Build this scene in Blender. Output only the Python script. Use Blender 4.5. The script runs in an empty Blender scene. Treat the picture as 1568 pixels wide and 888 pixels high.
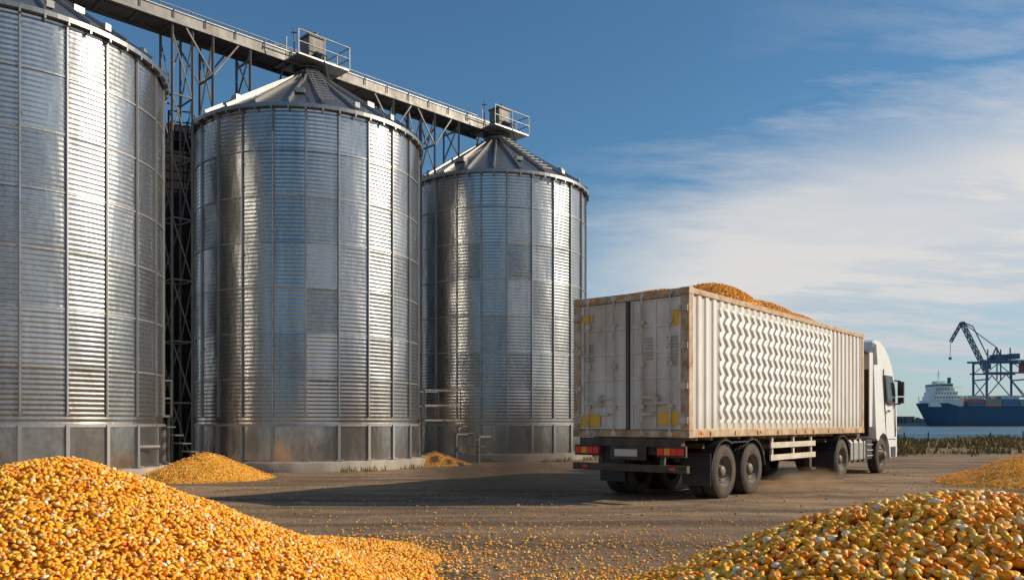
import bpy, math, random, bmesh
import numpy as np
from mathutils import Vector, Matrix
random.seed(3); RNG=np.random.default_rng(7)
R=math.radians
scene=bpy.context.scene
scene.view_settings.view_transform='Standard'
scene.view_settings.look='None'
scene.view_settings.exposure=0

# ------------------------------------------------------------------ helpers
def link(o,parent=None):
    scene.collection.objects.link(o)
    if parent: o.parent=parent
    return o
def empty(name,loc=(0,0,0),rz=0):
    e=bpy.data.objects.new(name,None); e.location=loc; e.rotation_euler=(0,0,rz); e.empty_display_size=.3
    return link(e)
def np_mesh(name,V,F,smooth=True):
    me=bpy.data.meshes.new(name)
    V=np.asarray(V,dtype=np.float32); F=np.asarray(F,dtype=np.int32)
    n=F.shape[1]
    me.vertices.add(len(V)); me.vertices.foreach_set('co',V.ravel())
    me.loops.add(F.size); me.loops.foreach_set('vertex_index',F.ravel())
    me.polygons.add(len(F)); me.polygons.foreach_set('loop_start',np.arange(0,F.size,n,dtype=np.int32))
    me.polygons.foreach_set('use_smooth',np.full(len(F),smooth,dtype=bool))
    me.update(calc_edges=True); me.validate()
    return me
def grid_faces(nr,nc,wrap=False):
    i=np.arange(nr-1)[:,None]; j=np.arange(nc if wrap else nc-1)[None,:]
    j2=(j+1)%nc
    return np.stack([i*nc+j,i*nc+j2,(i+1)*nc+j2,(i+1)*nc+j],-1).reshape(-1,4)
class MB:
    def __init__(s): s.V=[];s.F=[];s.S=[];s.M=[]
    def add(s,vs,fs,sm=False,mi=0):
        b=len(s.V); s.V+= [tuple(v) for v in vs]
        for f in fs: s.F.append([b+i for i in f]); s.S.append(sm); s.M.append(mi)
    def box(s,c,d,rz=0,mi=0):
        x,y,z=[a/2 for a in d]; co,si=math.cos(rz),math.sin(rz)
        vs=[]
        for k in (-z,z):
            for (i,j) in ((-x,-y),(x,-y),(x,y),(-x,y)):
                vs.append((c[0]+i*co-j*si,c[1]+i*si+j*co,c[2]+k))
        s.add(vs,[(3,2,1,0),(4,5,6,7),(0,1,5,4),(1,2,6,5),(2,3,7,6),(3,0,4,7)],False,mi)
    def bx(s,a,b,mi=0):
        s.box([(a[i]+b[i])/2 for i in range(3)],[abs(b[i]-a[i]) for i in range(3)],0,mi)
    def beam(s,p,q,w,h=None,mi=0):
        h=h or w; p=Vector(p);q=Vector(q); d=(q-p).normalized()
        up=Vector((0,0,1)) if abs(d.z)<.95 else Vector((0,1,0))
        sx=d.cross(up).normalized(); uz=sx.cross(d)
        vs=[]
        for o in (p,q):
            for (i,j) in ((-1,-1),(1,-1),(1,1),(-1,1)):
                vs.append(o+sx*(i*w/2)+uz*(j*h/2))
        s.add(vs,[(3,2,1,0),(4,5,6,7),(0,1,5,4),(1,2,6,5),(2,3,7,6),(3,0,4,7)],False,mi)
    def cyl(s,p,q,r,r2=None,seg=14,caps=True,mi=0):
        r2=r if r2 is None else r2
        p=Vector(p);q=Vector(q); d=(q-p).normalized()
        up=Vector((0,0,1)) if abs(d.z)<.95 else Vector((0,1,0))
        a=d.cross(up).normalized(); b=a.cross(d)
        c0=[];c1=[]
        for k in range(seg):
            t=2*math.pi*k/seg; o=a*math.cos(t)+b*math.sin(t)
            c0.append(p+o*r); c1.append(q+o*r2)
        s.add(c0+c1,[(k,(k+1)%seg,seg+(k+1)%seg,seg+k) for k in range(seg)],True,mi)
        if caps:
            s.add(c0,[tuple(range(seg))[::-1]],False,mi); s.add(c1,[tuple(range(seg))],False,mi)
    def lathe(s,prof,c,axis='z',seg=32,mi=0,sm=True):
        vs=[];n=len(prof)
        for k in range(seg):
            t=2*math.pi*k/seg
            for (r,h) in prof:
                if axis=='z': vs.append((c[0]+r*math.cos(t),c[1]+r*math.sin(t),c[2]+h))
                else: vs.append((c[0]+r*math.cos(t),c[1]+h,c[2]+r*math.sin(t)))
        fs=[]
        for k in range(seg):
            k2=(k+1)%seg
            for i in range(n-1): fs.append((k*n+i,k2*n+i,k2*n+i+1,k*n+i+1))
        s.add(vs,fs,sm,mi)
    def build(s,name,mats,parent=None,bevel=0,angle=None):
        me=bpy.data.meshes.new(name); me.from_pydata(s.V,[],s.F)
        for m in mats: me.materials.append(m)
        me.polygons.foreach_set('use_smooth',s.S); me.polygons.foreach_set('material_index',s.M)
        me.update()
        o=bpy.data.objects.new(name,me); link(o,parent)
        if bevel:
            m=o.modifiers.new('bevel','BEVEL'); m.width=bevel; m.segments=2; m.limit_method='ANGLE'; m.angle_limit=R(40)
        return o

# ------------------------------------------------------------------ materials
def newmat(name):
    m=bpy.data.materials.new(name); m.use_nodes=True; nt=m.node_tree
    return m,nt,nt.nodes['Principled BSDF']
def N(nt,t,**k):
    n=nt.nodes.new(t)
    for a,b in k.items(): setattr(n,a,b)
    return n
def noise(nt,vec,scale,detail=6,rough=.55,map_scale=None,rot=None):
    if map_scale or rot:
        mp=N(nt,'ShaderNodeMapping')
        if map_scale: mp.inputs['Scale'].default_value=map_scale
        if rot: mp.inputs['Rotation'].default_value=rot
        nt.links.new(vec,mp.inputs[0]); vec=mp.outputs[0]
    n=N(nt,'ShaderNodeTexNoise'); n.inputs['Scale'].default_value=scale
    n.inputs['Detail'].default_value=detail; n.inputs['Roughness'].default_value=rough
    nt.links.new(vec,n.inputs['Vector']); return n.outputs['Fac']
def ramp(nt,fac,stops):
    r=N(nt,'ShaderNodeValToRGB'); e=r.color_ramp.elements
    while len(e)<len(stops): e.new(.5)
    for i,(p,c) in enumerate(stops):
        e[i].position=p; e[i].color=(c,c,c,1) if not hasattr(c,'__len__') else (*c,1)
    nt.links.new(fac,r.inputs[0]); return r.outputs[0]
def mix(nt,f,a,b,typ='MIX'):
    m=N(nt,'ShaderNodeMix',data_type='RGBA',blend_type=typ)
    for idx,v in ((0,f),(6,a),(7,b)):
        if hasattr(v,'links'): nt.links.new(v,m.inputs[idx])
        elif idx==0: m.inputs[0].default_value=v
        else: m.inputs[idx].default_value=(*v,1)
    return m.outputs[2]
def math_(nt,op,a,b=None,c=None):
    m=N(nt,'ShaderNodeMath',operation=op)
    for i,v in enumerate((a,b,c)):
        if v is None: continue
        if hasattr(v,'links'): nt.links.new(v,m.inputs[i])
        else: m.inputs[i].default_value=v
    return m.outputs[0]
def bump(nt,bs,h,strength=.4,dist=.01):
    b=N(nt,'ShaderNodeBump'); b.inputs['Strength'].default_value=strength; b.inputs['Distance'].default_value=dist
    nt.links.new(h,b.inputs['Height']); nt.links.new(b.outputs[0],bs.inputs['Normal'])
def objc(nt): return N(nt,'ShaderNodeTexCoord').outputs['Object']
def surf(name,col,rough=.5,metal=0,dirt=None,damt=.5,dscale=2.0,streak=False,bmp=.0,thr=.5):
    m,nt,b=newmat(name); v=objc(nt)
    b.inputs['Metallic'].default_value=metal
    n=noise(nt,v,dscale,6,.65,(1,1,.25) if streak else None)
    dirt=dirt or [c*.55 for c in col]
    f=math_(nt,'MULTIPLY',ramp(nt,n,[(thr-.12,0),(thr+.2,1)]),damt)
    n2=noise(nt,v,dscale*7,4,.6)
    c=mix(nt,f,col,dirt); c=mix(nt,math_(nt,'MULTIPLY',n2,.35),c,[x*.6 for x in col])
    nt.links.new(c,b.inputs['Base Color'])
    r=math_(nt,'MULTIPLY_ADD',n,.35,rough-.15); nt.links.new(r,b.inputs['Roughness'])
    if bmp: bump(nt,b,n2,bmp,.01)
    return m
def flat(name,col,rough=.5,metal=0,emit=0):
    m,nt,b=newmat(name); b.inputs['Base Color'].default_value=(*col,1)
    b.inputs['Roughness'].default_value=rough; b.inputs['Metallic'].default_value=metal
    v=objc(nt); n=noise(nt,v,9,3); nt.links.new(math_(nt,'MULTIPLY_ADD',n,.2,max(0,rough-.1)),b.inputs['Roughness'])
    return m

def mat_silo(smooth=False):
    m,nt,b=newmat('galvanized_silo_sheet'); v=objc(nt)
    at=N(nt,'ShaderNodeAttribute'); at.attribute_name='tint'; t=at.outputs['Fac']
    if smooth: t=ramp(nt,noise(nt,v,.8,2),[(.35,.5),(.65,1)])
    st=noise(nt,v,1.2,6,.65,(1.6,1.6,.12))
    fine=noise(nt,v,10,4,.6,(1,1,1.6))
    base=mix(nt,t,(.24,.255,.27),(.50,.51,.52))
    base=mix(nt,math_(nt,'MULTIPLY',ramp(nt,st,[(.42,0),(.72,1)]),.6),base,(.14,.14,.14))
    base=mix(nt,math_(nt,'MULTIPLY',ramp(nt,fine,[(.4,0),(.75,1)]),.35),base,(.62,.63,.64))
    sep=N(nt,'ShaderNodeSeparateXYZ'); nt.links.new(v,sep.inputs[0])
    low=ramp(nt,math_(nt,'ADD',math_(nt,'DIVIDE',sep.outputs[2],5.0),math_(nt,'MULTIPLY',st,.5)),[(.35,1),(.95,0)])
    base=mix(nt,math_(nt,'MULTIPLY',low,.38 if not smooth else .25),base,(.36,.26,.17))
    nt.links.new(base,b.inputs['Base Color']); b.inputs['Metallic'].default_value=.93
    nt.links.new(math_(nt,'ADD',math_(nt,'MULTIPLY_ADD',t,-.08,.225),math_(nt,'MULTIPLY',st,.18)),b.inputs['Roughness'])
    h=noise(nt,v,1.6,3,.5,(1,1,.35))
    bump(nt,b,h,.55 if not smooth else 1.0,.055)
    return m
M_silo=mat_silo(); M_skirt=mat_silo(True)
M_galv=surf('galvanized_steel',(.40,.41,.42),.45,.75,(.2,.17,.14),.6,3,True)
M_trough=surf('conveyor_cover',(.24,.24,.24),.55,.6,(.12,.10,.08),.6,3,True)
M_roof=surf('silo_roof_sheet',(.34,.35,.365),.38,.85,(.15,.14,.13),.6,2,False,.2)
M_galvd=surf('weathered_steel',(.17,.17,.17),.6,.5,(.09,.07,.05),.6,3,True)
M_dark=surf('dark_steel',(.03,.03,.032),.6,.3,(.06,.045,.03),.6,4)
M_conc=surf('concrete',(.42,.38,.33),.9,0,(.17,.15,.13),.8,1.6,True,.4)
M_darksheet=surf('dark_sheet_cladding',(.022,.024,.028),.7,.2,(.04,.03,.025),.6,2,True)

# ------------------------------------------------------------------ camera
H0=1.4
cam=bpy.data.cameras.new('camera'); co=bpy.data.objects.new('camera',cam); link(co)
co.location=(0,0,H0); co.rotation_euler=(R(90),0,0)
cam.lens=28.7; cam.sensor_width=36; cam.shift_y=.130; cam.clip_end=20000; cam.clip_start=.05
scene.camera=co

# ------------------------------------------------------------------ world + sun
EL,AZ=28,87     # azimuth clockwise from +Y
w=bpy.data.worlds.new('World'); scene.world=w; w.use_nodes=True; nt=w.node_tree
bg=nt.nodes['Background']; out=nt.nodes['World Output']
sky=N(nt,'ShaderNodeTexSky',sky_type='NISHITA'); sky.sun_disc=False
sky.sun_elevation=R(EL); sky.sun_rotation=R(AZ); sky.air_density=1.0; sky.dust_density=.5; sky.ozone_density=1.5
skc=mix(nt,1.0,sky.outputs[0],(.60,.95,1.10),'MULTIPLY')
nt.links.new(skc,bg.inputs[0]); bg.inputs[1].default_value=.098
g=N(nt,'ShaderNodeTexCoord').outputs['Generated']
sp=N(nt,'ShaderNodeSeparateXYZ'); nt.links.new(g,sp.inputs[0]); X,Y,Z=sp.outputs
zz=math_(nt,'ADD',math_(nt,'MAXIMUM',Z,0.0),.14)
cx=math_(nt,'DIVIDE',X,zz); cy=math_(nt,'DIVIDE',Y,zz)
cb=N(nt,'ShaderNodeCombineXYZ'); nt.links.new(cx,cb.inputs[0]); nt.links.new(cy,cb.inputs[1])
n1=noise(nt,cb.outputs[0],.6,8,.6,(1.0,1.5,1),(0,0,R(35)))
n2=noise(nt,cb.outputs[0],1.1,9,.68,(.8,2.4,1),(0,0,R(-48)))
side=ramp(nt,math_(nt,'ADD',X,math_(nt,'MULTIPLY',math_(nt,'SUBTRACT',n1,.5),.45)),[(-.02,0),(.28,1)])
zc=math_(nt,'ADD',math_(nt,'SUBTRACT',Z,math_(nt,'MULTIPLY',X,.10)),math_(nt,'MULTIPLY',math_(nt,'SUBTRACT',n2,.5),.30))
hgt=ramp(nt,zc,[(.0,.65),(.07,.8),(.13,1),(.21,.9),(.30,0)])
veil=math_(nt,'MULTIPLY',math_(nt,'MULTIPLY',side,hgt),ramp(nt,n1,[(.3,.7),(.58,1)]))
wis=math_(nt,'MULTIPLY',math_(nt,'MULTIPLY',ramp(nt,n2,[(.47,0),(.68,1)]),ramp(nt,X,[(.22,0),(.5,1)])),.65)
wis=math_(nt,'MULTIPLY',wis,ramp(nt,Z,[(.3,1),(.6,0)]))
west=math_(nt,'MULTIPLY',math_(nt,'MULTIPLY',ramp(nt,math_(nt,'MULTIPLY',X,-1),[(.72,0),(.9,1)]),ramp(nt,Z,[(.1,1),(.5,0)])),.85)  # pale haze bank added in the unseen western sky, to reflect on the silos
haze=ramp(nt,Z,[(.0,.55),(.14,.0)])
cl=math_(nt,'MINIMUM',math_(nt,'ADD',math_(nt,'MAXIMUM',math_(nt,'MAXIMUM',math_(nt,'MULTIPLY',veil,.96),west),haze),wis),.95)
bg2=N(nt,'ShaderNodeBackground'); bg2.inputs[1].default_value=1
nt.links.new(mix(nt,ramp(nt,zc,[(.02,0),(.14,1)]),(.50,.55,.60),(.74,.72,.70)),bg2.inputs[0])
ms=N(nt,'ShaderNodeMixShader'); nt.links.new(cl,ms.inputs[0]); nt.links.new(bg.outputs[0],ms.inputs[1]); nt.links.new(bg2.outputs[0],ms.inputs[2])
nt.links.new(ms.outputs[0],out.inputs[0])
sl=bpy.data.lights.new('sun','SUN'); sl.energy=5.0; sl.angle=R(.53); sl.color=(1,.83,.61)
so=bpy.data.objects.new('sun',sl); link(so); so.location=(30,0,30)
sd=Vector((math.sin(R(AZ))*math.cos(R(EL)),math.cos(R(AZ))*math.cos(R(EL)),math.sin(R(EL))))
so.rotation_euler=sd.to_track_quat('Z','Y').to_euler()

# ------------------------------------------------------------------ ground
TR=R(50.4)   # truck heading
def mat_ground():
    m,nt,b=newmat('packed_dirt_asphalt'); v=objc(nt)
    big=noise(nt,v,.22,6,.6); mid=noise(nt,v,.9,7,.65); fine=noise(nt,v,16,6,.7)
    trk=noise(nt,v,.8,5,.55,(.10,1.3,1),(0,0,-TR)); trk2=noise(nt,v,.9,5,.55,(.16,1.2,1),(0,0,-R(20)))
    c=mix(nt,ramp(nt,big,[(.38,0),(.60,1)]),(.185,.128,.086),(.33,.228,.145))
    c=mix(nt,math_(nt,'MULTIPLY',ramp(nt,trk,[(.50,0),(.60,1)]),.7),c,(.085,.062,.047))
    c=mix(nt,math_(nt,'MULTIPLY',ramp(nt,trk2,[(.52,0),(.64,1)]),.6),c,(.42,.30,.195))
    c=mix(nt,math_(nt,'MULTIPLY',ramp(nt,mid,[(.50,0),(.66,1)]),.65),c,(.085,.062,.045))
    c=mix(nt,math_(nt,'MULTIPLY',ramp(nt,fine,[(.45,0),(.8,1)]),.55),c,(.45,.33,.22))
    nt.links.new(c,b.inputs['Base Color'])
    nt.links.new(math_(nt,'MULTIPLY_ADD',mid,.4,.6),b.inputs['Roughness'])
    b.inputs['Specular IOR Level'].default_value=.1
    h=math_(nt,'ADD',math_(nt,'MULTIPLY',fine,.5),math_(nt,'ADD',math_(nt,'MULTIPLY',mid,1.2),math_(nt,'MULTIPLY',trk,1.0)))
    bump(nt,b,h,1.0,.08)
    return m
xs=np.concatenate([np.linspace(-400,-25,20),np.linspace(-24,30,260),np.linspace(31,400,40)])
ys=np.concatenate([np.linspace(-120,0,12),np.linspace(.5,62,280)])
XX,YY=np.meshgrid(xs,ys)
shore=57+1.5*np.sin(XX*.13)+.8*np.sin(XX*.41+1)+.4*np.sin(XX*1.1)
ZZ=.012*np.sin(XX*1.3+YY*.7)*np.sin(YY*1.1-.4*XX)
ZZ=ZZ-np.clip((YY-shore)/2.0,0,3)*1.4
ZZ+=np.where((YY>40)&(YY<shore),.14*np.sin((YY-40)/(shore-40)*3.14),0)
gm=np_mesh('ground',np.stack([XX,YY,ZZ],-1).reshape(-1,3),grid_faces(*XX.shape)); gm.materials.append(mat_ground())
link(bpy.data.objects.new('ground',gm))

# sea
def mat_sea():
    m,nt,b=newmat('sea_water'); v=objc(nt)
    a=noise(nt,v,.5,5,.65,(.3,1,1)); c2=noise(nt,v,.03,5,.6,(.2,1,1))
    nt.links.new(mix(nt,ramp(nt,c2,[(.4,0),(.6,1)]),(.04,.13,.22),(.09,.21,.30)),b.inputs['Base Color'])
    b.inputs['Roughness'].default_value=.45; b.inputs['IOR'].default_value=1.25
    bump(nt,b,a,1.0,2.0); return m
s=MB(); s.add([(-9000,50,-.8),(9000,50,-.8),(9000,12000,-.8),(-9000,12000,-.8)],[(0,1,2,3)])
s.build('sea',[mat_sea()])

# ------------------------------------------------------------------ grass / rocks
def blades(name,px,py,pz,hgt,wid,mat):
    n=len(px); a=RNG.uniform(0,6.28,n); l=RNG.uniform(.1,.7,n)*hgt; la=RNG.uniform(0,6.28,n)
    V=np.zeros((n,4,3)); dx=np.cos(a)*wid; dy=np.sin(a)*wid
    V[:,0]=np.stack([px-dx,py-dy,pz],1); V[:,1]=np.stack([px+dx,py+dy,pz],1)
    V[:,2]=np.stack([px+dx*.6+np.cos(la)*l*.4,py+dy*.6+np.sin(la)*l*.4,pz+hgt*.6],1)
    V[:,3]=np.stack([px+np.cos(la)*l,py+np.sin(la)*l,pz+hgt],1)
    b=np.arange(n)[:,None]*4
    F=np.concatenate([b+np.array([0,1,2]),b+np.array([0,2,3])])
    me=np_mesh(name,V.reshape(-1,3),F,False); me.materials.append(mat); return link(bpy.data.objects.new(name,me))
def mat_grass():
    m,nt,b=newmat('dry_grass'); v=objc(nt); n=noise(nt,v,.35,6,.7); n2=noise(nt,v,9,3)
    c=mix(nt,ramp(nt,n,[(.38,0),(.58,1)]),(.085,.10,.022),(.34,.225,.085)); c=mix(nt,math_(nt,'MULTIPLY',n2,.4),c,(.05,.04,.015))
    nt.links.new(c,b.inputs['Base Color']); b.inputs['Roughness'].default_value=.8
    return m
Mg=mat_grass()
n=80000; py=34+23*RNG.uniform(0,1,n)**.75; px=RNG.uniform(2,48,n)
cl_=np.sin(px*.5)+np.sin(py*.9+px*.23)+np.sin(px*1.7-py*1.1)*.7
k=(cl_+RNG.normal(0,.6,n)>(.8-(py-34)*.16)); px,py=px[k],py[k]
blades('shore_grass',px,py,np.full(len(px),.0),RNG.uniform(.14,.40,len(px))*(1.1+.8*np.sin(px*.8)*np.sin(py*.7)),.05,Mg)

# ------------------------------------------------------------------ silos
RS=3.58; HW=10.6; ZB=1.35
C=[(-12.85,20.95),(-6.70,27.08),(-.62,33.20)]
def silo_shell():
    nsec,cps=24,8; nc=nsec*cps
    per=.115; z=np.arange(ZB,HW+1e-6,per/6); nr=len(z)
    th=np.arange(nc)/nc*2*np.pi
    band=1.32; nb=8
    A=RNG.normal(0,.014,(nb,nsec)); T=np.clip(RNG.normal(.5,.25,(nb,nsec)),0,1)
    bi=np.minimum(((z-ZB)/band).astype(int),nb-1); fr=(z-ZB)/band-bi
    si=(np.arange(nc)//cps); fs=(np.arange(nc)%cps)/cps
    rad=RS+A[bi][:,si]*np.sin(np.pi*fs)[None,:]*np.sin(np.pi*np.clip(fr,0,1))[:,None]**.5
    rad=rad+.0034*np.cos(2*np.pi*z/per)[:,None]
    V=np.stack([rad*np.cos(th),rad*np.sin(th),np.repeat(z[:,None],nc,1)],-1).reshape(-1,3)
    F=grid_faces(nr,nc,True)
    me=np_mesh('shell',V,F)
    at=me.attributes.new('tint','FLOAT','FACE')
    tf=T[bi[:-1]][:,si]; at.data.foreach_set('value',tf.astype(np.float32).ravel())
    me.materials.append(M_silo); return me
shell_me=silo_shell()
def silo_parts():
    out={}
    b=MB()
    b.lathe([(RS+.03,.28),(RS+.03,.8),(RS+.03,ZB)],(0,0,0),seg=96)
    out['skirt']=(b,[M_skirt])
    b=MB(); b.lathe([(RS+.28,-.1),(RS+.28,.26),(RS+.25,.29),(RS-.3,.29)],(0,0,0),seg=72); out['concrete_base']=(b,[M_conc])
    b=MB()
    for k in range(24):
        t=2*math.pi*k/24; c,s_=math.cos(t),math.sin(t)
        r=RS+.022
        b.box((r*c,r*s_,(ZB+HW)/2+.1),(.035,.055,HW-ZB-.25),t)
        b.box(((r+.012)*c,(r+.012)*s_,(ZB+HW)/2+.1),(.05,.022,HW-ZB-.3),t)
        b.box(((r+.03)*c,(r+.03)*s_,(ZB+.3)/2),(.07,.08,ZB-.28),t)
        b.box(((r+.05)*c,(r+.05)*s_,.32),(.16,.22,.03),t)
    for i in range(8):
        z=ZB+i*1.32
        if z<HW: b.lathe([(RS+.006,z-.018),(RS+.02,z-.018),(RS+.02,z+.018),(RS+.006,z+.018)],(0,0,0),seg=96,sm=False)
    b.lathe([(RS+.02,ZB-.04),(RS+.06,ZB-.04),(RS+.06,ZB+.03),(RS+.006,ZB+.03)],(0,0,0),seg=96,sm=False)
    for k in range(24):
        t=2*math.pi*(k)/24
        for i in range(14):
            z=ZB+.3+i*.66; r=RS+.05; tt=t+.012
            b.box((r*math.cos(tt),r*math.sin(tt),z),(.025,.025,.025),t)
    out['stiffeners']=(b,[M_galv])
    b=MB()
    seg=96; re,rt,ze,zt=RS+.14,.5,HW-.02,12.72
    b.lathe([(re,ze),(re*.66+rt*.34,ze*.66+zt*.34),(re*.33+rt*.67,ze*.33+zt*.67),(rt,zt),(rt,zt+.18)],(0,0,0),seg=seg)
    b.lathe([(re-.12,ze-.1),(re+.01,ze-.10),(re+.01,ze+.01),(re-.02,ze+.03)],(0,0,0),seg=seg,sm=False)
    for k in range(24):
        t=2*math.pi*(k+.5)/24; c,s_=math.cos(t),math.sin(t)
        b.beam((re*c,re*s_,ze+.05),(rt*c,rt*s_,zt+.05),.05,.11,mi=1)
    for k in range(48):
        t=2*math.pi*k/48; c,s_=math.cos(t),math.sin(t)
        b.box(((re-.02)*c,(re-.02)*s_,ze-.13),(.08,.04,.10),t,1)
    for k in range(8):
        t=2*math.pi*(k+.25)/8; rr=2.75; zz_=ze+(zt-ze)*(re-rr)/(re-rt)
        b.box((rr*math.cos(t),rr*math.sin(t),zz_+.06),(.30,.26,.14),t,1)
    for k in range(3):
        t=R(-50+k*22); b.box(((re-.3)*math.cos(t),(re-.3)*math.sin(t),ze+.28),(.16,.16,.16),t,1)
    t=-1.15; d=Vector((math.cos(t),math.sin(t),0)); n_=Vector((-d.y,d.x,0))*.2
    for sgn in (-1,1):
        b.beam(d*re+n_*sgn+Vector((0,0,ze+.2)),d*rt+n_*sgn+Vector((0,0,zt+.2)),.03,mi=1)
    for i in range(12):
        f=i/11; rr=re+(rt-re)*f; z=ze+(zt-ze)*f+.2
        b.beam(d*rr+n_+Vector((0,0,z)),d*rr-n_+Vector((0,0,z)),.025,mi=1)
    out['roof']=(b,[M_roof,M_galv])
    b=MB()
    b.cyl((0,0,12.7),(0,0,13.15),.40,seg=20); b.cyl((0,0,12.98),(0,0,13.04),.56,seg=20)
    b.box((.1,-.1,13.10),(1.9,1.5,.05),R(45),1)
    b.box((0.12,-.12,13.58),(.60,.56,.9),R(45)); b.box((0.12,-.12,14.05),(.68,.64,.06),R(45))
    b.box((0.12,-.42,13.6),(.2,.12,.5),R(45)); b.cyl((.25,-.25,13.5),(.62,-.62,13.2),.12,seg=10)
    b.cyl((-.5,-.1,13.1),(-.5,-.1,14.45),.02,seg=6); b.cyl((.2,-.05,14.08),(.2,-.05,14.3),.07,seg=8); b.beam((-.6,-.1,14.3),(-.4,-.1,14.3),.03)
    a=R(45); ca,sa=math.cos(a),math.sin(a)
    cs=[(-.95,-.75),(.95,-.75),(.95,.75),(-.95,.75)]; cs=[(.1+x*ca-y*sa,-.1+x*sa+y*ca) for x,y in cs]
    for i in range(4):
        p=cs[i];q=cs[(i+1)%4]
        for f in (0,.5): b.cyl((p[0]+(q[0]-p[0])*f,p[1]+(q[1]-p[1])*f,13.1),(p[0]+(q[0]-p[0])*f,p[1]+(q[1]-p[1])*f,13.85),.02,seg=6,mi=1)
        if i in (0,1,2):
            for z in (13.48,13.85): b.cyl((*p,z),(*q,z),.02,seg=6,mi=1)
    for k in range(4):
        t=R(45)+k*math.pi/2; b.beam((.9*math.cos(t),.9*math.sin(t),13.08),(1.15*math.cos(t),1.15*math.sin(t),12.3),.05)
    out['head_platform']=(b,[M_galvd,M_galv])
    return out
parts=silo_parts(); pm={}
for k_,(b,ms_) in parts.items():
    o=b.build(k_,ms_); pm[k_]=o.data; bpy.data.objects.remove(o)
silos=[]
for i,(x,y) in enumerate(C):
    e=empty('grain_silo',(x,y,0),R([4,-3,7][i])); silos.append(e)
    for nme,me in [('shell',shell_me)]+list(pm.items()):
        o=bpy.data.objects.new(nme,me); link(o,e)
        if nme=='head_platform': o.rotation_euler=(0,0,-e.rotation_euler.z)
        if nme=='shell': o.rotation_euler=(0,0,[0,R(75),R(150)][i])

def ladder(b,base,tang,outw,z0,z1):
    t=Vector(tang);o=Vector(outw);p=Vector(base)
    for s_ in (-.22,.22): b.beam(p+t*s_+Vector((0,0,z0)),p+t*s_+Vector((0,0,z1)),.04)
    z=z0
    while z<z1: b.beam(p-t*.22+Vector((0,0,z)),p+t*.22+Vector((0,0,z)),.022); z+=.3
    z=z0+2
    while z<z1:
        pts=[p+t*(.36*math.cos(a))+o*(.05+.5*math.sin(a))+Vector((0,0,z)) for a in np.linspace(0,math.pi,7)]
        for q,r_ in zip(pts,pts[1:]): b.beam(q,r_,.03)
        z+=.9
    for a in np.linspace(0.3,math.pi-.3,4):
        q=p+t*(.36*math.cos(a))+o*(.05+.5*math.sin(a)); b.beam(q+Vector((0,0,z0+2)),q+Vector((0,0,z1)),.025)
def railplat(b,c,d,z,rz=0,h=1.0):
    b.box((c[0],c[1],z),(d[0],d[1],.06),rz)
    ca,sa=math.cos(rz),math.sin(rz)
    cs=[(-d[0]/2,-d[1]/2),(d[0]/2,-d[1]/2),(d[0]/2,d[1]/2),(-d[0]/2,d[1]/2)]; cs=[(c[0]+x*ca-y*sa,c[1]+x*sa+y*ca) for x,y in cs]
    for i in range(4):
        p=cs[i];q=cs[(i+1)%4]; b.beam((*p,z),(*p,z+h),.045)
        for f in (.5,1): b.beam((*p,z+h*f),(*q,z+h*f),.035)
for i,(x,y) in enumerate(C):
    ang=R(193) if i else R(100)
    d=Vector((math.cos(ang),math.sin(ang),0)); t=Vector((-d.y,d.x,0))
    b=MB(); p=Vector((x,y,0))+d*(RS+.22)
    ladder(b,p,t,d,.3,HW+.4)
    for z in (4.6,10.3): railplat(b,(p.x+d.x*.15,p.y+d.y*.15),(.7,1.0),z,ang,.9)
    for z in np.arange(1,10,1.6): b.beam(p+Vector((0,0,z)),p-d*.2+Vector((0,0,z)),.04)
    o=b.build('ladder_cage',[M_dark]); o.parent=silos[i]; o.matrix_parent_inverse=(Matrix.Translation((x,y,0))@Matrix.Rotation(silos[i].rotation_euler.z,4,'Z')).inverted()

# elevator building behind the gap
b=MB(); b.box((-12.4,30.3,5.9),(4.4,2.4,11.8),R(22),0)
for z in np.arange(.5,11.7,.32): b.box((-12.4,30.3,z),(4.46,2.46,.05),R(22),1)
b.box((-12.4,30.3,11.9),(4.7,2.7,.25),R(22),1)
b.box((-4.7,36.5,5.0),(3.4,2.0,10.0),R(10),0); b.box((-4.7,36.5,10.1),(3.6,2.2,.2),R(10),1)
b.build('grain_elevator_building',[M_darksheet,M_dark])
DV=Vector((.7075,.7067,0)); NV=Vector((.7067,-.7075,0))
b=MB(); P1=Vector((C[0][0],C[0][1],0)); L=(Vector((C[2][0],C[2][1],0))-P1).length
def pt(t,n_,z): v=P1+DV*t+NV*n_; return (v.x,v.y,z)
t0,t1=-3.5,L-.35; ZD=13.1
b.beam(pt(t0,.0,ZD+.16),pt(t1,.0,ZD+.16),.30,.24,3)
b.beam(pt(t0,.0,ZD+.295),pt(t1,.0,ZD+.295),.36,.025,1)
b.beam(pt(t0,-.5,ZD+.05),pt(t1,-.5,ZD+.05),.6,.04,0)
b.beam(pt(t0,.18,ZD-.02),pt(t1,.18,ZD-.02),.06,.10,3)
b.beam(pt(t0,-.8,ZD-.02),pt(t1,-.8,ZD-.02),.05,.14,0)
t=t0
while t<t1:
    b.beam(pt(t,-.82,ZD),pt(t,-.82,ZD+.92),.03,mi=1); b.beam(pt(t,.19,ZD),pt(t,.19,ZD+.32),.03,mi=1)
    b.beam(pt(t,-.8,ZD-.05),pt(t,.2,ZD-.05),.05,mi=0)
    b.beam(pt(t,0,ZD),pt(t,0,ZD+.33),.34,.03,mi=1)
    t+=.95
for z in (ZD+.48,ZD+.92): b.cyl(pt(t0,-.82,z),pt(t1,-.82,z),.018,seg=6,mi=1)
S=(Vector((C[1][0],C[1][1],0))-P1).length
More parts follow.
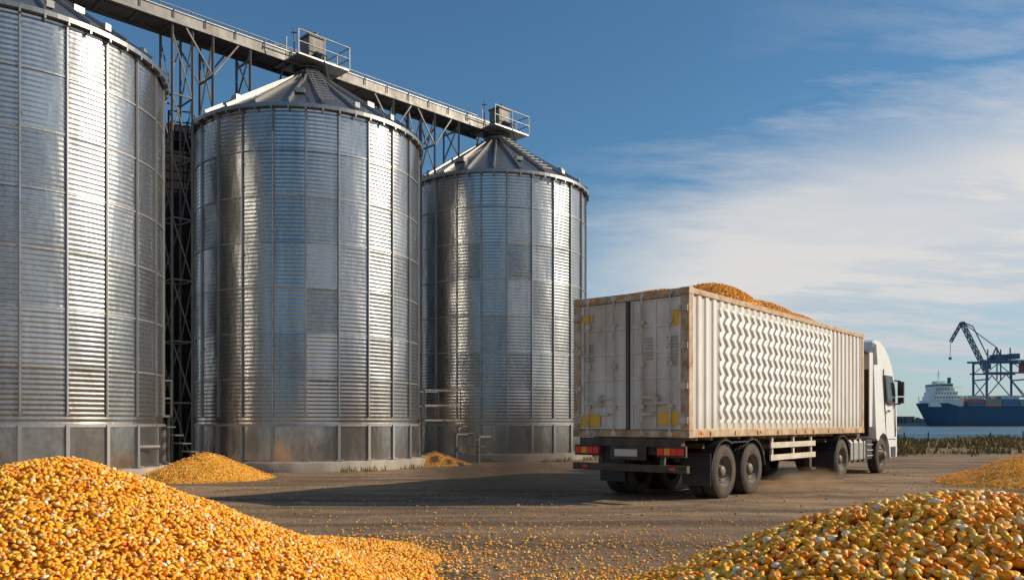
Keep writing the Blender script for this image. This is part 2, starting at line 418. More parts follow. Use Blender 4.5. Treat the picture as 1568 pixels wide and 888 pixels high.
for c_ in (S,L):
    for off in (-3.4,-2.2,3.3):
        if c_==L and off>0: continue
        zb=HW+.05 if abs(off)>3 else HW+.9; tt=c_+off; w1=.7 if off<0 else -.7
        for n_ in (-.75,.15):
            b.beam(pt(tt,n_,zb),pt(tt,n_,ZD-.05),.065,mi=0)
            if abs(off)>3:
                b.beam(pt(tt-w1*1.2,n_,ZD-.05),pt(tt,n_,zb+1.2),.045,mi=0); b.beam(pt(tt+w1*1.2,n_,ZD-.05),pt(tt,n_,zb+1.2),.045,mi=0)
        b.beam(pt(tt,-.75,zb+.2),pt(tt,.15,ZD-.15),.04); b.beam(pt(tt,.15,zb+.2),pt(tt,-.75,ZD-.15),.04)
        b.beam(pt(tt,-.75,zb+1.2),pt(tt,.15,zb+1.2),.05)
for c_ in (S-4.3,L-4.3):
    q=[(c_-.3,-.75),(c_+.3,-.75),(c_+.3,.1),(c_-.3,.1)]
    for a_ in q: b.beam(pt(*a_,0),pt(*a_,ZD-.05),.06,mi=0)
    z=0.2
    while z<11.8:
        for i in range(4):
            a_,c2=q[i],q[(i+1)%4]
            b.beam(pt(*a_,z),pt(*c2,z),.04,mi=0); b.beam(pt(*a_,z),pt(*c2,z+1.8),.03,mi=0)
        z+=1.8
b.build('conveyor_gallery',[M_galvd,M_galv,M_dark,M_trough])
b=MB()
railplat(b,(-2.75,27.9),(1.6,1.2),1.5,R(45)); railplat(b,(-10.3,22.9),(1.1,.9),1.6,R(45))
for (x,y) in ((-2.75,27.9),(-10.3,22.9)):
    for dx in (-.5,.5):
        for dy in (-.4,.4): b.beam((x+dx,y+dy,0),(x+dx,y+dy,1.55 if x<-5 else 1.5),.06)
    for i in range(6): b.box((x+1.0+i*.2,y-.9+.02*i,(1.3-i*.22)),(.22,.6,.03),R(45))
for (x,y,h) in ((-2.0,29.0,1.0),(-1.2,28.9,.9),(-10.2,19.0,1.0),(-9.4,20.2,.8)):
    b.cyl((x,y,0),(x,y,h),.07,seg=10); b.cyl((x,y,h),(x+.4,y+.6,h),.07,seg=10)
b.build('access_platform',[M_galvd])
gx=[];gy=[]
for (x,y) in C:
    t=RNG.uniform(0,6.28,1300); kk=np.sin(t*5+x)+np.sin(t*11)>.1; t=t[kk]; r=RS+.3+np.abs(RNG.normal(0,.25,len(t)))
    gx.append(x+r*np.cos(t)); gy.append(y+r*np.sin(t))
gx=np.concatenate(gx);gy=np.concatenate(gy)
blades('weeds',gx,gy,np.zeros(len(gx)),RNG.uniform(.04,.2,len(gx)),.02,Mg)

# ------------------------------------------------------------------ corn
def mat_kernel():
    m,nt,b=newmat('corn_kernel'); a=N(nt,'ShaderNodeAttribute'); a.attribute_name='kcol'
    nt.links.new(a.outputs['Color'],b.inputs['Base Color']); b.inputs['Roughness'].default_value=.40
    b.inputs['Specular IOR Level'].default_value=.28
    return m
def mat_bulk():
    m,nt,b=newmat('corn_bulk'); v=objc(nt)
    vo=N(nt,'ShaderNodeTexVoronoi'); vo.inputs['Scale'].default_value=26; nt.links.new(v,vo.inputs['Vector'])
    sp=N(nt,'ShaderNodeSeparateXYZ'); nt.links.new(vo.outputs['Color'],sp.inputs[0])
    c=ramp(nt,sp.outputs[0],[(0,(.5,.19,.015)),(.4,(.80,.38,.03)),(.75,(.85,.47,.06)),(1,(.85,.62,.28))])
    n=noise(nt,v,1.5,5); c=mix(nt,math_(nt,'MULTIPLY',n,.4),c,(.50,.24,.035))
    nt.links.new(c,b.inputs['Base Color']); b.inputs['Roughness'].default_value=.7; b.inputs['Specular IOR Level'].default_value=.2
    bump(nt,b,math_(nt,'SUBTRACT',1.0,vo.outputs['Distance']),.9,.03); return m
MK,MBk=mat_kernel(),mat_bulk()
def kernel_base(hi):
    seg,rings=(9,7) if hi else (6,5)
    V=[(-1,0,0)]
    for i in range(1,rings):
        x=-math.cos(math.pi*i/rings); rr=math.sin(math.pi*i/rings)
        wx=rr*(.52+.30*(x+1)/1.15)
        for k in range(seg):
            t=2*math.pi*k/seg
            V.append((x*(.95 if x<0 else .80),wx*math.cos(t)*.98,rr*.40*math.sin(t)))
    V.append((.70,0,0)); n=len(V); F=[]
    for k in range(seg): F.append((0,1+(k+1)%seg,1+k))
    for i in range(rings-2):
        for k in range(seg):
            a=1+i*seg+k;b_=1+i*seg+(k+1)%seg;c=a+seg;d=b_+seg; F+= [(a,b_,d),(a,d,c)]
    for k in range(seg): F.append((n-1,1+(rings-2)*seg+k,1+(rings-2)*seg+(k+1)%seg))
    return np.array(V),np.array(F)
PAL=np.array([(.95,.39,.010),(.97,.49,.022),(.90,.28,.006),(.97,.57,.06),(.72,.19,.005),(.95,.68,.26),(.93,.82,.60)])
PW=np.array([.31,.28,.19,.09,.05,.04,.04])
def kernels(name,P,Nn,size,hi,parent=None,flatness=.5):
    KV,KF=kernel_base(hi); n=len(P); m=len(KV)
    up=Nn+RNG.normal(0,flatness,(n,3)); up/=np.linalg.norm(up,axis=1,keepdims=True)
    r=RNG.normal(0,1,(n,3)); a=r-(r*up).sum(1,keepdims=True)*up; a/=np.linalg.norm(a,axis=1,keepdims=True)
    c=np.cross(up,a); sc=(size*RNG.uniform(.8,1.15,n))[:,None,None]/2
    K=KV[None]*np.stack([RNG.uniform(.85,1.1,n),RNG.uniform(.8,1.15,n),RNG.uniform(.8,1.5,n)],1)[:,None,:]
    V=(K[:,:,0:1]*a[:,None]+K[:,:,1:2]*c[:,None]+K[:,:,2:3]*up[:,None])*sc+P[:,None]
    F=(KF[None]+(np.arange(n)*m)[:,None,None]).reshape(-1,3)
    me=np_mesh(name,V.reshape(-1,3),F)
    col=PAL[RNG.choice(len(PAL),n,p=PW)]*RNG.uniform(.82,1.03,(n,1))
    tip=np.clip((-.4-KV[:,0])/.4,0,1)[None,:,None]*.7
    cc=col[:,None]*(1-tip)+np.array([.88,.68,.32])*tip
    rgba=np.ones((n,m,4),np.float32); rgba[:,:,:3]=np.clip(cc,0,1)
    at=me.color_attributes.new('kcol','FLOAT_COLOR','POINT'); at.data.foreach_set('color',rgba.ravel())
    me.materials.append(MK); return link(bpy.data.objects.new(name,me),parent)
def lump(x,y,s=1.0): return .5*np.sin(x*2.1*s+1)*np.sin(y*2.6*s+.5)+.3*np.sin(x*5.3*s-y*3.1*s)+.2*np.sin(x*9*s+y*7.7*s+2)
def cone(x,y,cx,cy,H,Rr,e=.16,am=.03,sy=1):
    t=np.sqrt(((x-cx)**2+((y-cy)/sy)**2)/Rr**2+e*e)-e
    return H*(1-t)+am*lump(x,y)
def pile(name,hf,x0,x1,y0,y1,res,parent,sink=.03):
    xs=np.arange(x0,x1,res);ys=np.arange(y0,y1,res); XX,YY=np.meshgrid(xs,ys); h=hf(XX,YY)
    ZZ=np.maximum(h,-.12)-sink
    me=np_mesh(name,np.stack([XX,YY,ZZ],-1).reshape(-1,3),grid_faces(*XX.shape)); me.materials.append(MBk)
    return link(bpy.data.objects.new(name,me),parent)
def scatter(hf,n,x0,x1,y0,y1,vis=True,thick=.02):
    x=RNG.uniform(x0,x1,n);y=RNG.uniform(y0,y1,n);z=hf(x,y)
    k=z>-.005
    if vis: k&=(np.abs(x)<.66*y+.35)&(z>H0-.192*y-.2)
    x,y,z=x[k],y[k],z[k]; e=.01
    nx=-(hf(x+e,y)-hf(x-e,y))/(2*e); ny=-(hf(x,y+e)-hf(x,y-e))/(2*e)
    Nn=np.stack([nx,ny,np.ones_like(nx)],1); Nn/=np.linalg.norm(Nn,axis=1,keepdims=True)
    P=np.stack([x,y,z],1)+Nn*RNG.uniform(-.6,.5,len(x))[:,None]*thick
    return P,Nn
def hl(x,y):
    a=cone(x,y,-3.49,6.2,1.13,2.5,.13,.03); b_=cone(x,y,-2.4,8.3,.25,1.35,.2,.03,1.0); c=cone(x,y,-2.9,7.2,.44,1.9,.2,.02)
    return np.maximum(np.maximum(a,b_),c)
def hr(x,y):
    return cone(x,y,1.78,3.2,1.13,2.70,.10,.025)
e=empty('corn_pile'); pile('pile_body',hl,-6.6,.2,3.2,10.5,.06,e)
P,Nn=scatter(hl,70000,-6.6,.2,3.4,10.5); nl=len(P); kernels('kernels',P,Nn,.048,False,e)
e=empty('corn_pile'); pile('pile_body',hr,-1.3,4.7,.2,6.5,.05,e)
P,Nn=scatter(hr,40000,-.4,4.2,2.2,6.2,True,.024); print('kernels',nl,len(P)); kernels('kernels',P,Nn,.045,True,e)
pts=[]
def stray(n,cx,cy,sx,sy):
    x=RNG.normal(cx,sx,n);y=RNG.normal(cy,sy,n); k=(y>2)&(hl(x,y)<.01)&(hr(x,y)<.01); pts.append(np.stack([x[k],y[k],np.full(k.sum(),.014)],1))
stray(3400,-1.9,8.3,.8,.75); stray(800,-.6,9.3,1.7,1.4); stray(1700,1.2,6.7,.9,.7); stray(800,2.0,8.2,1.8,1.3); stray(400,-3,14,4,3)
P=np.concatenate(pts); kernels('scattered_corn',P,np.tile([0,0,1.],(len(P),1)),.037,False,None,.2)
def far_pile(cx,cy,H,Rr):
    hf=lambda x,y: cone(x,y,cx,cy,H,Rr,.12,.04)
    e=empty('corn_pile'); pile('pile_body',hf,cx-Rr*1.2,cx+Rr*1.2,cy-Rr*1.2,cy+Rr*1.2,.08,e)
    P,Nn=scatter(hf,int(4200*Rr*Rr/4),cx-Rr*1.1,cx+Rr*1.1,cy-Rr*1.1,cy+Rr*1.1,False,.02)
    kernels('kernels',P,Nn,.042,False,e)
far_pile(-7.75,20.6,.66,1.55); far_pile(-2.6,27.6,.42,1.1); far_pile(12.5,18.8,.80,2.3)
n=4500; x=RNG.uniform(-14,16,n); y=RNG.uniform(6.5,24,n)
ico=np.array([(1,0,0),(-1,0,0),(0,1,0),(0,-1,0),(0,0,.6),(0,0,-.6)]); icf=np.array([(0,2,4),(2,1,4),(1,3,4),(3,0,4),(2,0,5),(1,2,5),(3,1,5),(0,3,5)])
V=ico[None]*RNG.uniform(.5,1.4,(n,6,1))*(.006+.026*RNG.uniform(0,1,n)**3)[:,None,None]+np.stack([x,y,np.full(n,.008)],1)[:,None]
me=np_mesh('gravel',V.reshape(-1,3),(icf[None]+(np.arange(n)*6)[:,None,None]).reshape(-1,3),False)
me.materials.append(surf('gravel_stone',(.26,.20,.14),.9,0,(.12,.1,.08),.6,5)); link(bpy.data.objects.new('gravel',me))

# ------------------------------------------------------------------ truck
truck=empty('container_truck',(3.06,14.1,0),TR)
LC,WC,ZF,ZT=9.9,2.44,1.15,3.76
M_frame=surf('container_frame_paint',(.64,.51,.35),.55,0,(.29,.12,.035),.95,3.5,False,.2,.45)
M_door=surf('container_door_paint',(.82,.76,.67),.55,0,(.44,.33,.22),.85,1.8,True,.12)
M_rub=flat('rubber_seal',(.02,.02,.02),.7)
M_bar=surf('locking_bar',(.68,.61,.50),.5,.1,(.22,.13,.07),.8,5)
M_yel=surf('yellow_label',(.90,.48,.03),.5,0,(.7,.38,.08),.4,20)
M_txt=surf('faded_lettering',(.34,.31,.27),.6,0,(.62,.56,.48),.9,30)
M_chas=surf('chassis_paint',(.05,.04,.033),.65,.2,(.18,.125,.08),.8,4,False,.2)
M_tire=surf('tyre_rubber',(.03,.028,.026),.85,0,(.15,.11,.08),.75,4,False,.3,.45)
M_rim=surf('wheel_rim',(.18,.15,.125),.6,.2,(.10,.075,.05),.8,6)
M_cab=surf('white_cab_paint',(.80,.81,.82),.28,0,(.5,.46,.4),.35,2)
M_glass=flat('cab_glass',(.015,.02,.025),.08)
M_alu=surf('aluminium_tank',(.6,.6,.58),.35,.7,(.3,.25,.2),.5,4)
M_red=flat('red_lamp',(.85,.03,.012),.25); M_amb=flat('amber_lamp',(.9,.30,.02),.3)
M_plate=flat('number_plate',(.6,.52,.42),.5)
M_white=surf('white_guard_paint',(.72,.66,.56),.5,0,(.3,.22,.14),.7,5)
M_plast=flat('black_plastic',(.025,.025,.027),.5)
def mat_side():
    m,nt,b=newmat('container_side_paint'); v=objc(nt)
    at=N(nt,'ShaderNodeAttribute'); at.attribute_name='valley'; at2=N(nt,'ShaderNodeAttribute'); at2.attribute_name='zig'
    n=noise(nt,v,1.6,7,.65,(1,1,.4)); n3=noise(nt,v,20,3)
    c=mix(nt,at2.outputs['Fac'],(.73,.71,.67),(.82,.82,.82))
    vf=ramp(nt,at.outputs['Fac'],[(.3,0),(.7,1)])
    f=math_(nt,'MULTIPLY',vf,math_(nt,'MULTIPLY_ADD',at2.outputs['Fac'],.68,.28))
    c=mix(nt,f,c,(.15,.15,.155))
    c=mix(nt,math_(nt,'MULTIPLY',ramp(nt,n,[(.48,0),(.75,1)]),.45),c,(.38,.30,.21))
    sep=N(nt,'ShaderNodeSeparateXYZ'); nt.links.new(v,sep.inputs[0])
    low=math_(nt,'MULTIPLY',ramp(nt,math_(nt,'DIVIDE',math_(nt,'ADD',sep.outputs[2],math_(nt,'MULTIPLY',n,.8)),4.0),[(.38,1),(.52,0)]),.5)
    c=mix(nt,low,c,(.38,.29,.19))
    nt.links.new(c,b.inputs['Base Color']); nt.links.new(math_(nt,'MULTIPLY_ADD',n3,.2,.30),b.inputs['Roughness'])
    return m
M_side=mat_side()
def side_panel(name,v0,sgn,zig):
    us=np.arange(.15,LC-.15,.0165); zs=np.linspace(ZF+.14,ZT-.1,120)
    U,Zg=np.meshgrid(us,zs)
    msk=(np.clip((U-1.15)/.15,0,1)*np.clip((7.5-U)/.3,0,1)) if zig else U*0
    zf=np.clip((Zg-(ZF+.22))/.06,0,1)*np.clip((ZT-.22-Zg)/.06,0,1)
    per=.30
    tri=np.abs(((Zg/.27)%1.0)-.5)*4-1
    ph=(U+tri*.062*msk*zf)/per
    tt=np.abs((ph%1.0)-.5)*2
    prof=np.clip((tt-.38)/.24,0,1); prof=prof*prof*(3-2*prof)
    V=np.stack([U,np.full_like(U,v0)+sgn*((.034-.012*msk)*prof+.004),Zg],-1).reshape(-1,3)
    F=grid_faces(*U.shape)
    if sgn<0: F=F[:,::-1]
    me=np_mesh(name,V,F); me.materials.append(M_side)
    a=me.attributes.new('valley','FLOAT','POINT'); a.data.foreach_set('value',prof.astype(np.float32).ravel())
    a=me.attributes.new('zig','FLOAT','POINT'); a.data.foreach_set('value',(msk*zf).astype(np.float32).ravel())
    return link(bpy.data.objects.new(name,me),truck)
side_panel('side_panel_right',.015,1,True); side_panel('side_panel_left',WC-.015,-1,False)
b=MB()
for v in (0,WC-.1):
    b.bx((.16,v,ZF),(LC-.16,v+.1,ZF+.15)); b.bx((.16,v,ZT-.1),(LC-.16,v+.1,ZT))
for u in (0,LC-.16):
    for v in (0,WC-.16): b.bx((u,v,ZF+.12),(u+.16,v+.16,ZT-.12))
    for v in (-.005,WC-.175):
        for z in (ZF-.005,ZT-.115): b.bx((u-.005,v,z),(u+.175,v+.18,z+.12))
b.bx((.0,.16,ZF),(.14,WC-.16,ZF+.13)); b.bx((.0,.16,ZT-.14),(.14,WC-.16,ZT-.003))
b.bx((LC-.12,.16,ZF),(LC-.02,WC-.16,ZT-.02)); b.bx((.16,.1,ZF+.02),(LC-.16,WC-.1,ZF+.1))
for i in range(16): b.bx((.5+i*.6,.12,ZF-.06),(.56+i*.6,WC-.12,ZF+.01))
for i in range(9):
    b.bx((.8+i*1.05,-.02,ZF+.03),(.88+i*1.05,.0-.001,ZF+.11))
b.build('container_frame',[M_frame],truck,.008)
b=MB(); b.bx((.1,.065,ZF+.1),(LC-.13,.075,ZT-.11)); b.bx((.1,WC-.075,ZF+.1),(LC-.13,WC-.065,ZT-.11)); b.build('inner_wall',[M_door],truck)
b=MB(); dz0,dz1=ZF+.14,ZT-.15
for (a_,c_) in ((.165,1.205),(1.235,WC-.165)):
    b.bx((.035,a_,dz0),(.07,c_,dz1),0)
    w_=c_-a_
    zsp=np.linspace(dz0,dz1,6)
    for v_,v2 in ((a_,a_+.07),(c_-.07,c_),(a_+w_/2-.03,a_+w_/2+.03)): b.bx((.012,v_,dz0),(.034,v2,dz1),0)
    for z in zsp: 
        b.bx((.014,a_+.071,max(dz0,z-.035)),(.0345,a_+w_/2-.031,min(dz1,z+.035)),0); b.bx((.014,a_+w_/2+.031,max(dz0,z-.035)),(.0345,c_-.071,min(dz1,z+.035)),0)
b.build('doors',[M_door],truck,.006)
b=MB()
b.bx((.02,1.207,dz0-.01),(.06,1.233,dz1+.01),0)
for v_ in (.161,WC-.165): b.bx((.02,v_,dz0),(.05,v_+.004,dz1),0)
b.bx((-.012,1.185,dz0),(.01,1.205,dz1)); b.bx((-.012,1.245,dz0),(.01,1.262,dz1))
b.build('door_seals',[M_rub],truck)
b=MB()
for v_ in (.36,.93,1.52,2.09):
    b.cyl((-.028,v_,ZF+.03),(-.028,v_,ZT-.03),.019,seg=10)
    for z in (ZF+.06,ZF+.55,ZF+1.3,ZF+2.05,ZT-.07): b.box((-.02,v_,z),(.05,.10,.075))
for (v_,dr) in ((.36,.34),(.93,-.34),(1.52,.34),(2.09,-.34)):
    z=ZF+.62+(.1 if v_ in (.93,1.52) else 0); b.beam((-.055,v_,z),(-.05,v_+dr,z-.02),.02,.045); b.box((-.04,v_+dr*.8,z),(.05,.06,.12))
for v_ in (.1,WC-.1):
    for z in (1.45,2.05,2.75,3.4): b.box((-.012,v_,z),(.035,.17,.11)); b.cyl((-.02,v_,z-.09),(-.02,v_,z+.09),.022,seg=8)
for v_ in (.8,1.75): b.box((-.025,v_,ZF+.42),(.04,.26,.05)); 
b.build('door_locking_gear',[M_bar],truck,.003)
b=MB()
b.bx((.003,2.0,3.30),(.010,2.26,3.44),0); b.bx((.003,.2,1.38),(.010,.60,1.60),0); b.bx((.003,1.84,1.34),(.010,2.28,1.56),0)
b.bx((.003,.20,3.12),(.010,.32,3.4),0)
for i in range(6):
    b.bx((.004,2.0,2.86-i*.06),(.010,2.0+.24-.03*(i%3),2.89-i*.06),1)
for i in range(9):
    b.bx((.004,.22,2.9-i*.06),(.010,.22+.22-.03*((i*2)%3),2.93-i*.06),1)
    if i<7: b.bx((.004,.72,2.9-i*.06),(.010,.72+.16-.02*((i)%3),2.925-i*.06),1)
for v_ in (.45,.9,1.5,2.0): b.box((-.004,v_,3.70),(.02,.14,.05),0,2)
for v_ in (.3,WC-.3): b.box((-.004,v_,1.215),(.02,.16,.05),0,2)
for u in (.5,3.1,5.6,8.2): b.box((u,-.006,ZF+.08),(.12,.02,.05),0,2)
b.build('labels_and_markers',[M_yel,M_txt,M_amb],truck)
def hload(u,v):
    base=ZT-.22
    h=base+.0*u
    for (cu,H,wu) in ((3.1,.80,1.05),(5.2,.70,1.0),(6.7,.58,1.0),(8.4,.18,1.2),(.8,.36,.8)):
        h=np.maximum(h,base+H*np.exp(-((u-cu)/wu)**2)*(1-.75*np.abs((v-1.22)/1.22)**2))
    return h+.025*lump(u,v)
us=np.arange(.08,LC-.08,.06); vs=np.arange(.078,WC-.077,.06); U,Vv=np.meshgrid(us,vs); Hh=hload(U,Vv)
me=np_mesh('grain_load',np.stack([U,Vv,Hh-.02],-1).reshape(-1,3),grid_faces(*U.shape)); me.materials.append(MBk); link(bpy.data.objects.new('grain_load',me),truck)
x=RNG.uniform(.1,LC-.1,18000); y=RNG.uniform(.1,WC-.1,18000); P=np.stack([x,y,hload(x,y)+RNG.uniform(-.01,.015,len(x))],1)
kernels('grain_load_kernels',P,np.tile([0,0,1.],(len(P),1)),.04,False,truck)

b=MB()
for v in (.75,1.55): b.bx((.1,v,.83),(LC-.2,v+.12,ZF-.062),0)
for u in (.12,1.0,2.1,3.4,5.0,6.5,7.6): b.bx((u,.25,.93),(u+.09,WC-.25,1.03),0)
b.bx((.0,.15,.98),(.14,WC-.15,1.13),0)
b.bx((-.03,.05,.80),(.03,.62,1.00),0); b.bx((-.03,WC-.62,.80),(.03,WC-.05,1.00),0)
b.bx((-.02,.85,.74),(.02,1.6,.98),0)
for v in (.55,1.85): b.beam((.12,v,1.0),(.05,v,.6),.07,.09)
for u in (1.5,2.75):
    b.cyl((u,.2,.5),(u,WC-.2,.5),.075,seg=12)
    for v in (.72,1.66): b.beam((u-.55,v,.72),(u+.45,v,.52),.08,.10); b.beam((u-.55,v,.98),(u-.55,v,.68),.10,.12); b.cyl((u+.3,v,.55),(u+.3,v,.86),.11,seg=12)
b.bx((3.3,.9,.55),(3.9,1.5,.82),0); b.cyl((4.3,.5,.75),(4.3,1.6,.75),.17,seg=16)
for v in (.35,WC-.35): b.bx((6.65,v-.06,.35),(6.79,v+.06,1.1),0); b.box((6.72,v,.33),(.3,.26,.04))
for v in (.8,1.5): b.bx((7.2,v,.62),(13.1,v+.1,.86),0)
b.bx((8.0,.6,.88),(8.9,1.8,1.05),0); b.cyl((8.24,.2,.5),(8.24,WC-.2,.5),.09,seg=12); b.cyl((11.7,.3,.5),(11.7,WC-.3,.5),.07,seg=12)
b.bx((10.2,.3,.9),(10.9,2.1,1.0),0)
for v in (.9,1.2,1.5): b.cyl((10.1,v,1.2),(10.95,v,2.2),.02,seg=6)
b.cyl((10.75,2.0,1.0),(10.75,2.0,3.0),.09,seg=12); b.bx((10.45,.35,1.0),(10.75,.75,2.0),0)
b.build('chassis',[M_chas],truck,.006)
b=MB()
b.bx((-.05,.02,.53),(.06,WC-.02,.66),0)
for z in (.62,.88): b.bx((3.75,.06,z),(6.4,.10,z+.12),1)
for u in (3.9,5.1,6.2): b.bx((u,.102,.6),(u+.08,.15,1.12),1)
for z in (.62,.88): b.bx((3.75,WC-.10,z),(6.4,WC-.06,z+.12),1)
b.bx((-.035,1.02,.80),(-.022,1.5,.93),2)
b.build('bumper_and_side_guards',[M_chas,M_white,M_plate],truck,.006)
b=MB()
for v in (.08,WC-.60):
    for i in range(4): b.bx((-.055,v+i*.132,.84),(-.031,v+i*.132+.12,.96),[0,0,1,0][i])
for v in (.3,WC-.3): b.box((-.055,v,.60),(.01,.12,.05),0,0)
b.build('rear_lamps',[M_red,M_amb],truck,.003)
b=MB()
def arch(b,u,v0,v1,r,a0,a1,mi=0,th=.025,n=12):
    for i in range(n):
        a=R(a0+(a1-a0)*i/n); c=R(a0+(a1-a0)*(i+1)/n)
        vs=[]
        for ang in (a,c):
            for rr in (r,r+th):
                for v in (v0,v1): vs.append((u+rr*math.cos(ang),v,.5+rr*math.sin(ang)))
        b.add(vs,[(0,1,5,4),(2,6,7,3),(0,4,6,2),(1,3,7,5)],False,mi)
for v0,v1 in ((.02,.66),(WC-.66,WC-.02)):
    arch(b,1.5,v0,v1,.575,60,178); arch(b,2.75,v0,v1,.575,5,120); b.bx((1.78,v0,1.03),(2.48,v1,1.055))
    arch(b,8.24,v0,v1,.58,8,172)
for v0,v1 in ((.03,.6),(WC-.6,WC-.03)):
    b.bx((.88,v0,.26),(.90,v1,.85)); b.bx((7.6,v0,.26),(7.62,v1,.7))
b.build('mudguards',[M_plast],truck)
def wheel(u,v,dual,side):
    b=MB(); s_=side
    w_=.26
    def tyre(y0):
        prof=[(.29,0),(.33,-.012),(.42,-.015),(.475,.008),(.497,.03)]
        for g in (.075,.13,.185): prof+=[(.50,g-.02),(.50,g-.008),(.484,g-.006),(.484,g+.006),(.50,g+.008)]
        prof+=[(.497,w_-.03),(.475,w_-.008),(.42,w_+.015),(.33,w_+.012),(.29,w_)]
        b.lathe([(r,(y0+h)*s_) for r,h in prof],(0,0,0),'y',48,0)
    tyre(0)
    if dual: tyre(.31)
    dsh=.15 if dual else -.0
    b.lathe([(.295,-.005*s_),(.285,.02*s_),(.265,.03*s_),(.26,(dsh+.03)*s_),(.235,(dsh+.01)*s_),(.12,(dsh-.02)*s_),(.11,(dsh-.10)*s_),(.085,(dsh-.125)*s_),(.0,(dsh-.125)*s_)],(0,0,0),'y',40,1)
    for k in range(10):
        t=2*math.pi*k/10; c=(.175*math.cos(t),(dsh-.005)*s_,.175*math.sin(t)); b.cyl(c,(c[0],c[1]-.035*s_,c[2]),.016,seg=6,mi=1)
    for k in range(10):
        t=2*math.pi*(k+.5)/10; c=(.222*math.cos(t),(dsh-.0005)*s_,.222*math.sin(t)); b.cyl(c,(c[0],c[1]-.012*s_,c[2]),.022,seg=8,mi=2)
    for k in range(52):
        t=2*math.pi*k/52
        for yy in (.03,w_-.03):
            p=Vector((.50*math.cos(t),yy*s_,.50*math.sin(t))); b.beam(p*1.0-Vector((math.cos(t)*.01,0,math.sin(t)*.01)),p+Vector((math.cos(t)*.007,0,math.sin(t)*.007)),.03,.035,0)
    o=b.build('wheel',[M_tire,M_rim,M_rub],truck); o.location=(u,v,.5)
for u in (1.5,2.75,8.24): wheel(u,.04,True,1); wheel(u,WC-.04,True,-1)
wheel(11.7,.06,False,1); wheel(11.7,WC-.06,False,-1)
b=MB()
vs=[];pf=[(.08,.45),(.14,.38),(.6,.38),(.66,.45),(.66,.9),(.6,.97),(.14,.97),(.08,.9)]
for u in (9.05,10.3): vs+=[(u,v,z) for v,z in pf]
n_=len(pf); b.add(vs,[(i,(i+1)%n_,n_+(i+1)%n_,n_+i) for i in range(n_)]+[tuple(range(n_))[::-1],tuple(range(n_,2*n_))],False,0)
b.add([(x_,WC-y_,z_) for x_,y_,z_ in vs],[(i,(i+1)%n_,n_+(i+1)%n_,n_+i)[::-1] for i in range(n_)]+[tuple(range(n_)),tuple(range(n_,2*n_))[::-1]],False,0)
for u in (9.25,9.7,10.1): b.bx((u,.07,.375),(u+.05,.67,.975),1)
b.bx((10.4,.1,.42),(10.95,.6,.95),1)
for i in range(3): b.bx((10.42,.06,.5+i*.15),(10.93,.1,.53+i*.15),0)
b.build('fuel_tank',[M_alu,M_plast],truck,.01)
def loft_cab():
    prof=[(11.02,.98),(11.02,3.02),(11.10,3.45),(11.22,3.68),(11.45,3.76),(11.85,3.74),(12.25,3.62),(12.6,3.38),(12.85,3.08),(13.0,2.86),(13.12,2.55),(13.3,1.95),(13.40,1.55),(13.44,1.1),(13.44,.50),(13.36,.38),(12.42,.38)]
    a=[(11.7+.63*math.cos(R(t)),.5+.63*math.sin(R(t))) for t in (0,20,45,70,95,120,140)]
    prof+= [(12.36,.45)]+a
    n_=len(prof); rows=[]
    for lv,vb in ((0,0.0),(1,0.04),(1,WC-.04),(0,WC)):
        r_=[]
        for (u,z) in prof:
            ins=max(0,(z-2.2))*.09+max(0,u-12.9)*.16
            cu,cz=12.2,2.0
            if lv==0: uu,zz_=(cu+(u-cu)*.985,cz+(z-cz)*.985) if z>1.2 or u>12.4 else (u,z)
            else: uu,zz_=u,z
            v=vb+ins if vb<1 else vb-ins
            r_.append((uu,v,zz_))
        rows.append(r_)
    vs=sum(rows,[])
    fs=[tuple(range(n_))[::-1],tuple(range(3*n_,4*n_))]
    for k in range(3):
        for i in range(n_): fs.append((k*n_+i,k*n_+(i+1)%n_,(k+1)*n_+(i+1)%n_,(k+1)*n_+i))
    b=MB(); b.add(vs,fs,True,0); o=b.build('cab_body',[M_cab],truck)
    bm=bmesh.new(); bm.from_mesh(o.data); bmesh.ops.recalc_face_normals(bm,faces=bm.faces[:]); bm.to_mesh(o.data); bm.free()
    o.data.shade_smooth(); o.data.set_sharp_from_angle(angle=R(32))
loft_cab()
b=MB()
def ins(u,z): return max(0,(z-2.2))*.09+max(0,u-12.9)*.16
def sidequad(pts,off,mi):
    for sd_ in (0,1):
        vs=[];vs2=[]
        for (u,z) in pts:
            v=ins(u,z)-off; vs.append((u,v if sd_==0 else WC-v,z)); vs2.append((u,v+.03 if sd_==0 else WC-v-.03,z))
        n_=len(pts); b.add(vs+vs2,[tuple(range(n_)),tuple(range(n_,2*n_))[::-1]]+[(i,n_+i,n_+(i+1)%n_,(i+1)%n_) for i in range(n_)],False,mi)
sidequad([(12.05,2.02),(12.05,2.78),(12.78,2.78),(12.95,2.5),(13.0,1.98),(12.5,1.93)],.006,1)
sidequad([(12.12,2.08),(12.12,2.72),(12.74,2.72),(12.89,2.45),(12.93,2.04),(12.5,2.0)],.010,0)
sidequad([(11.98,.95),(11.98,2.95),(12.0,2.95),(12.0,.95)],.004,1)
sidequad([(13.06,1.0),(13.04,2.4),(13.06,2.4),(13.08,1.0)],.004,1)
sidequad([(11.98,.93),(11.98,.95),(13.06,.95),(13.06,.93)],.004,1)
sidequad([(12.08,1.72),(12.08,1.78),(12.3,1.78),(12.3,1.72)],.03,1)
sidequad([(12.45,.42),(12.45,.72),(13.0,.72),(13.0,.42)],.006,1)
sidequad([(11.06,3.05),(11.12,3.45),(11.25,3.64),(11.45,3.62),(11.4,3.05)],.006,1)
vs=[(13.02,.2,2.86),(13.02,WC-.2,2.86),(13.335,WC-.1,1.95),(13.335,.1,1.95)]; b.add(vs,[(0,1,2,3)],False,0)
b.bx((13.435,.35,.75),(13.455,WC-.35,1.5),1); b.bx((13.43,.12,.42),(13.47,WC-.12,.62),1)
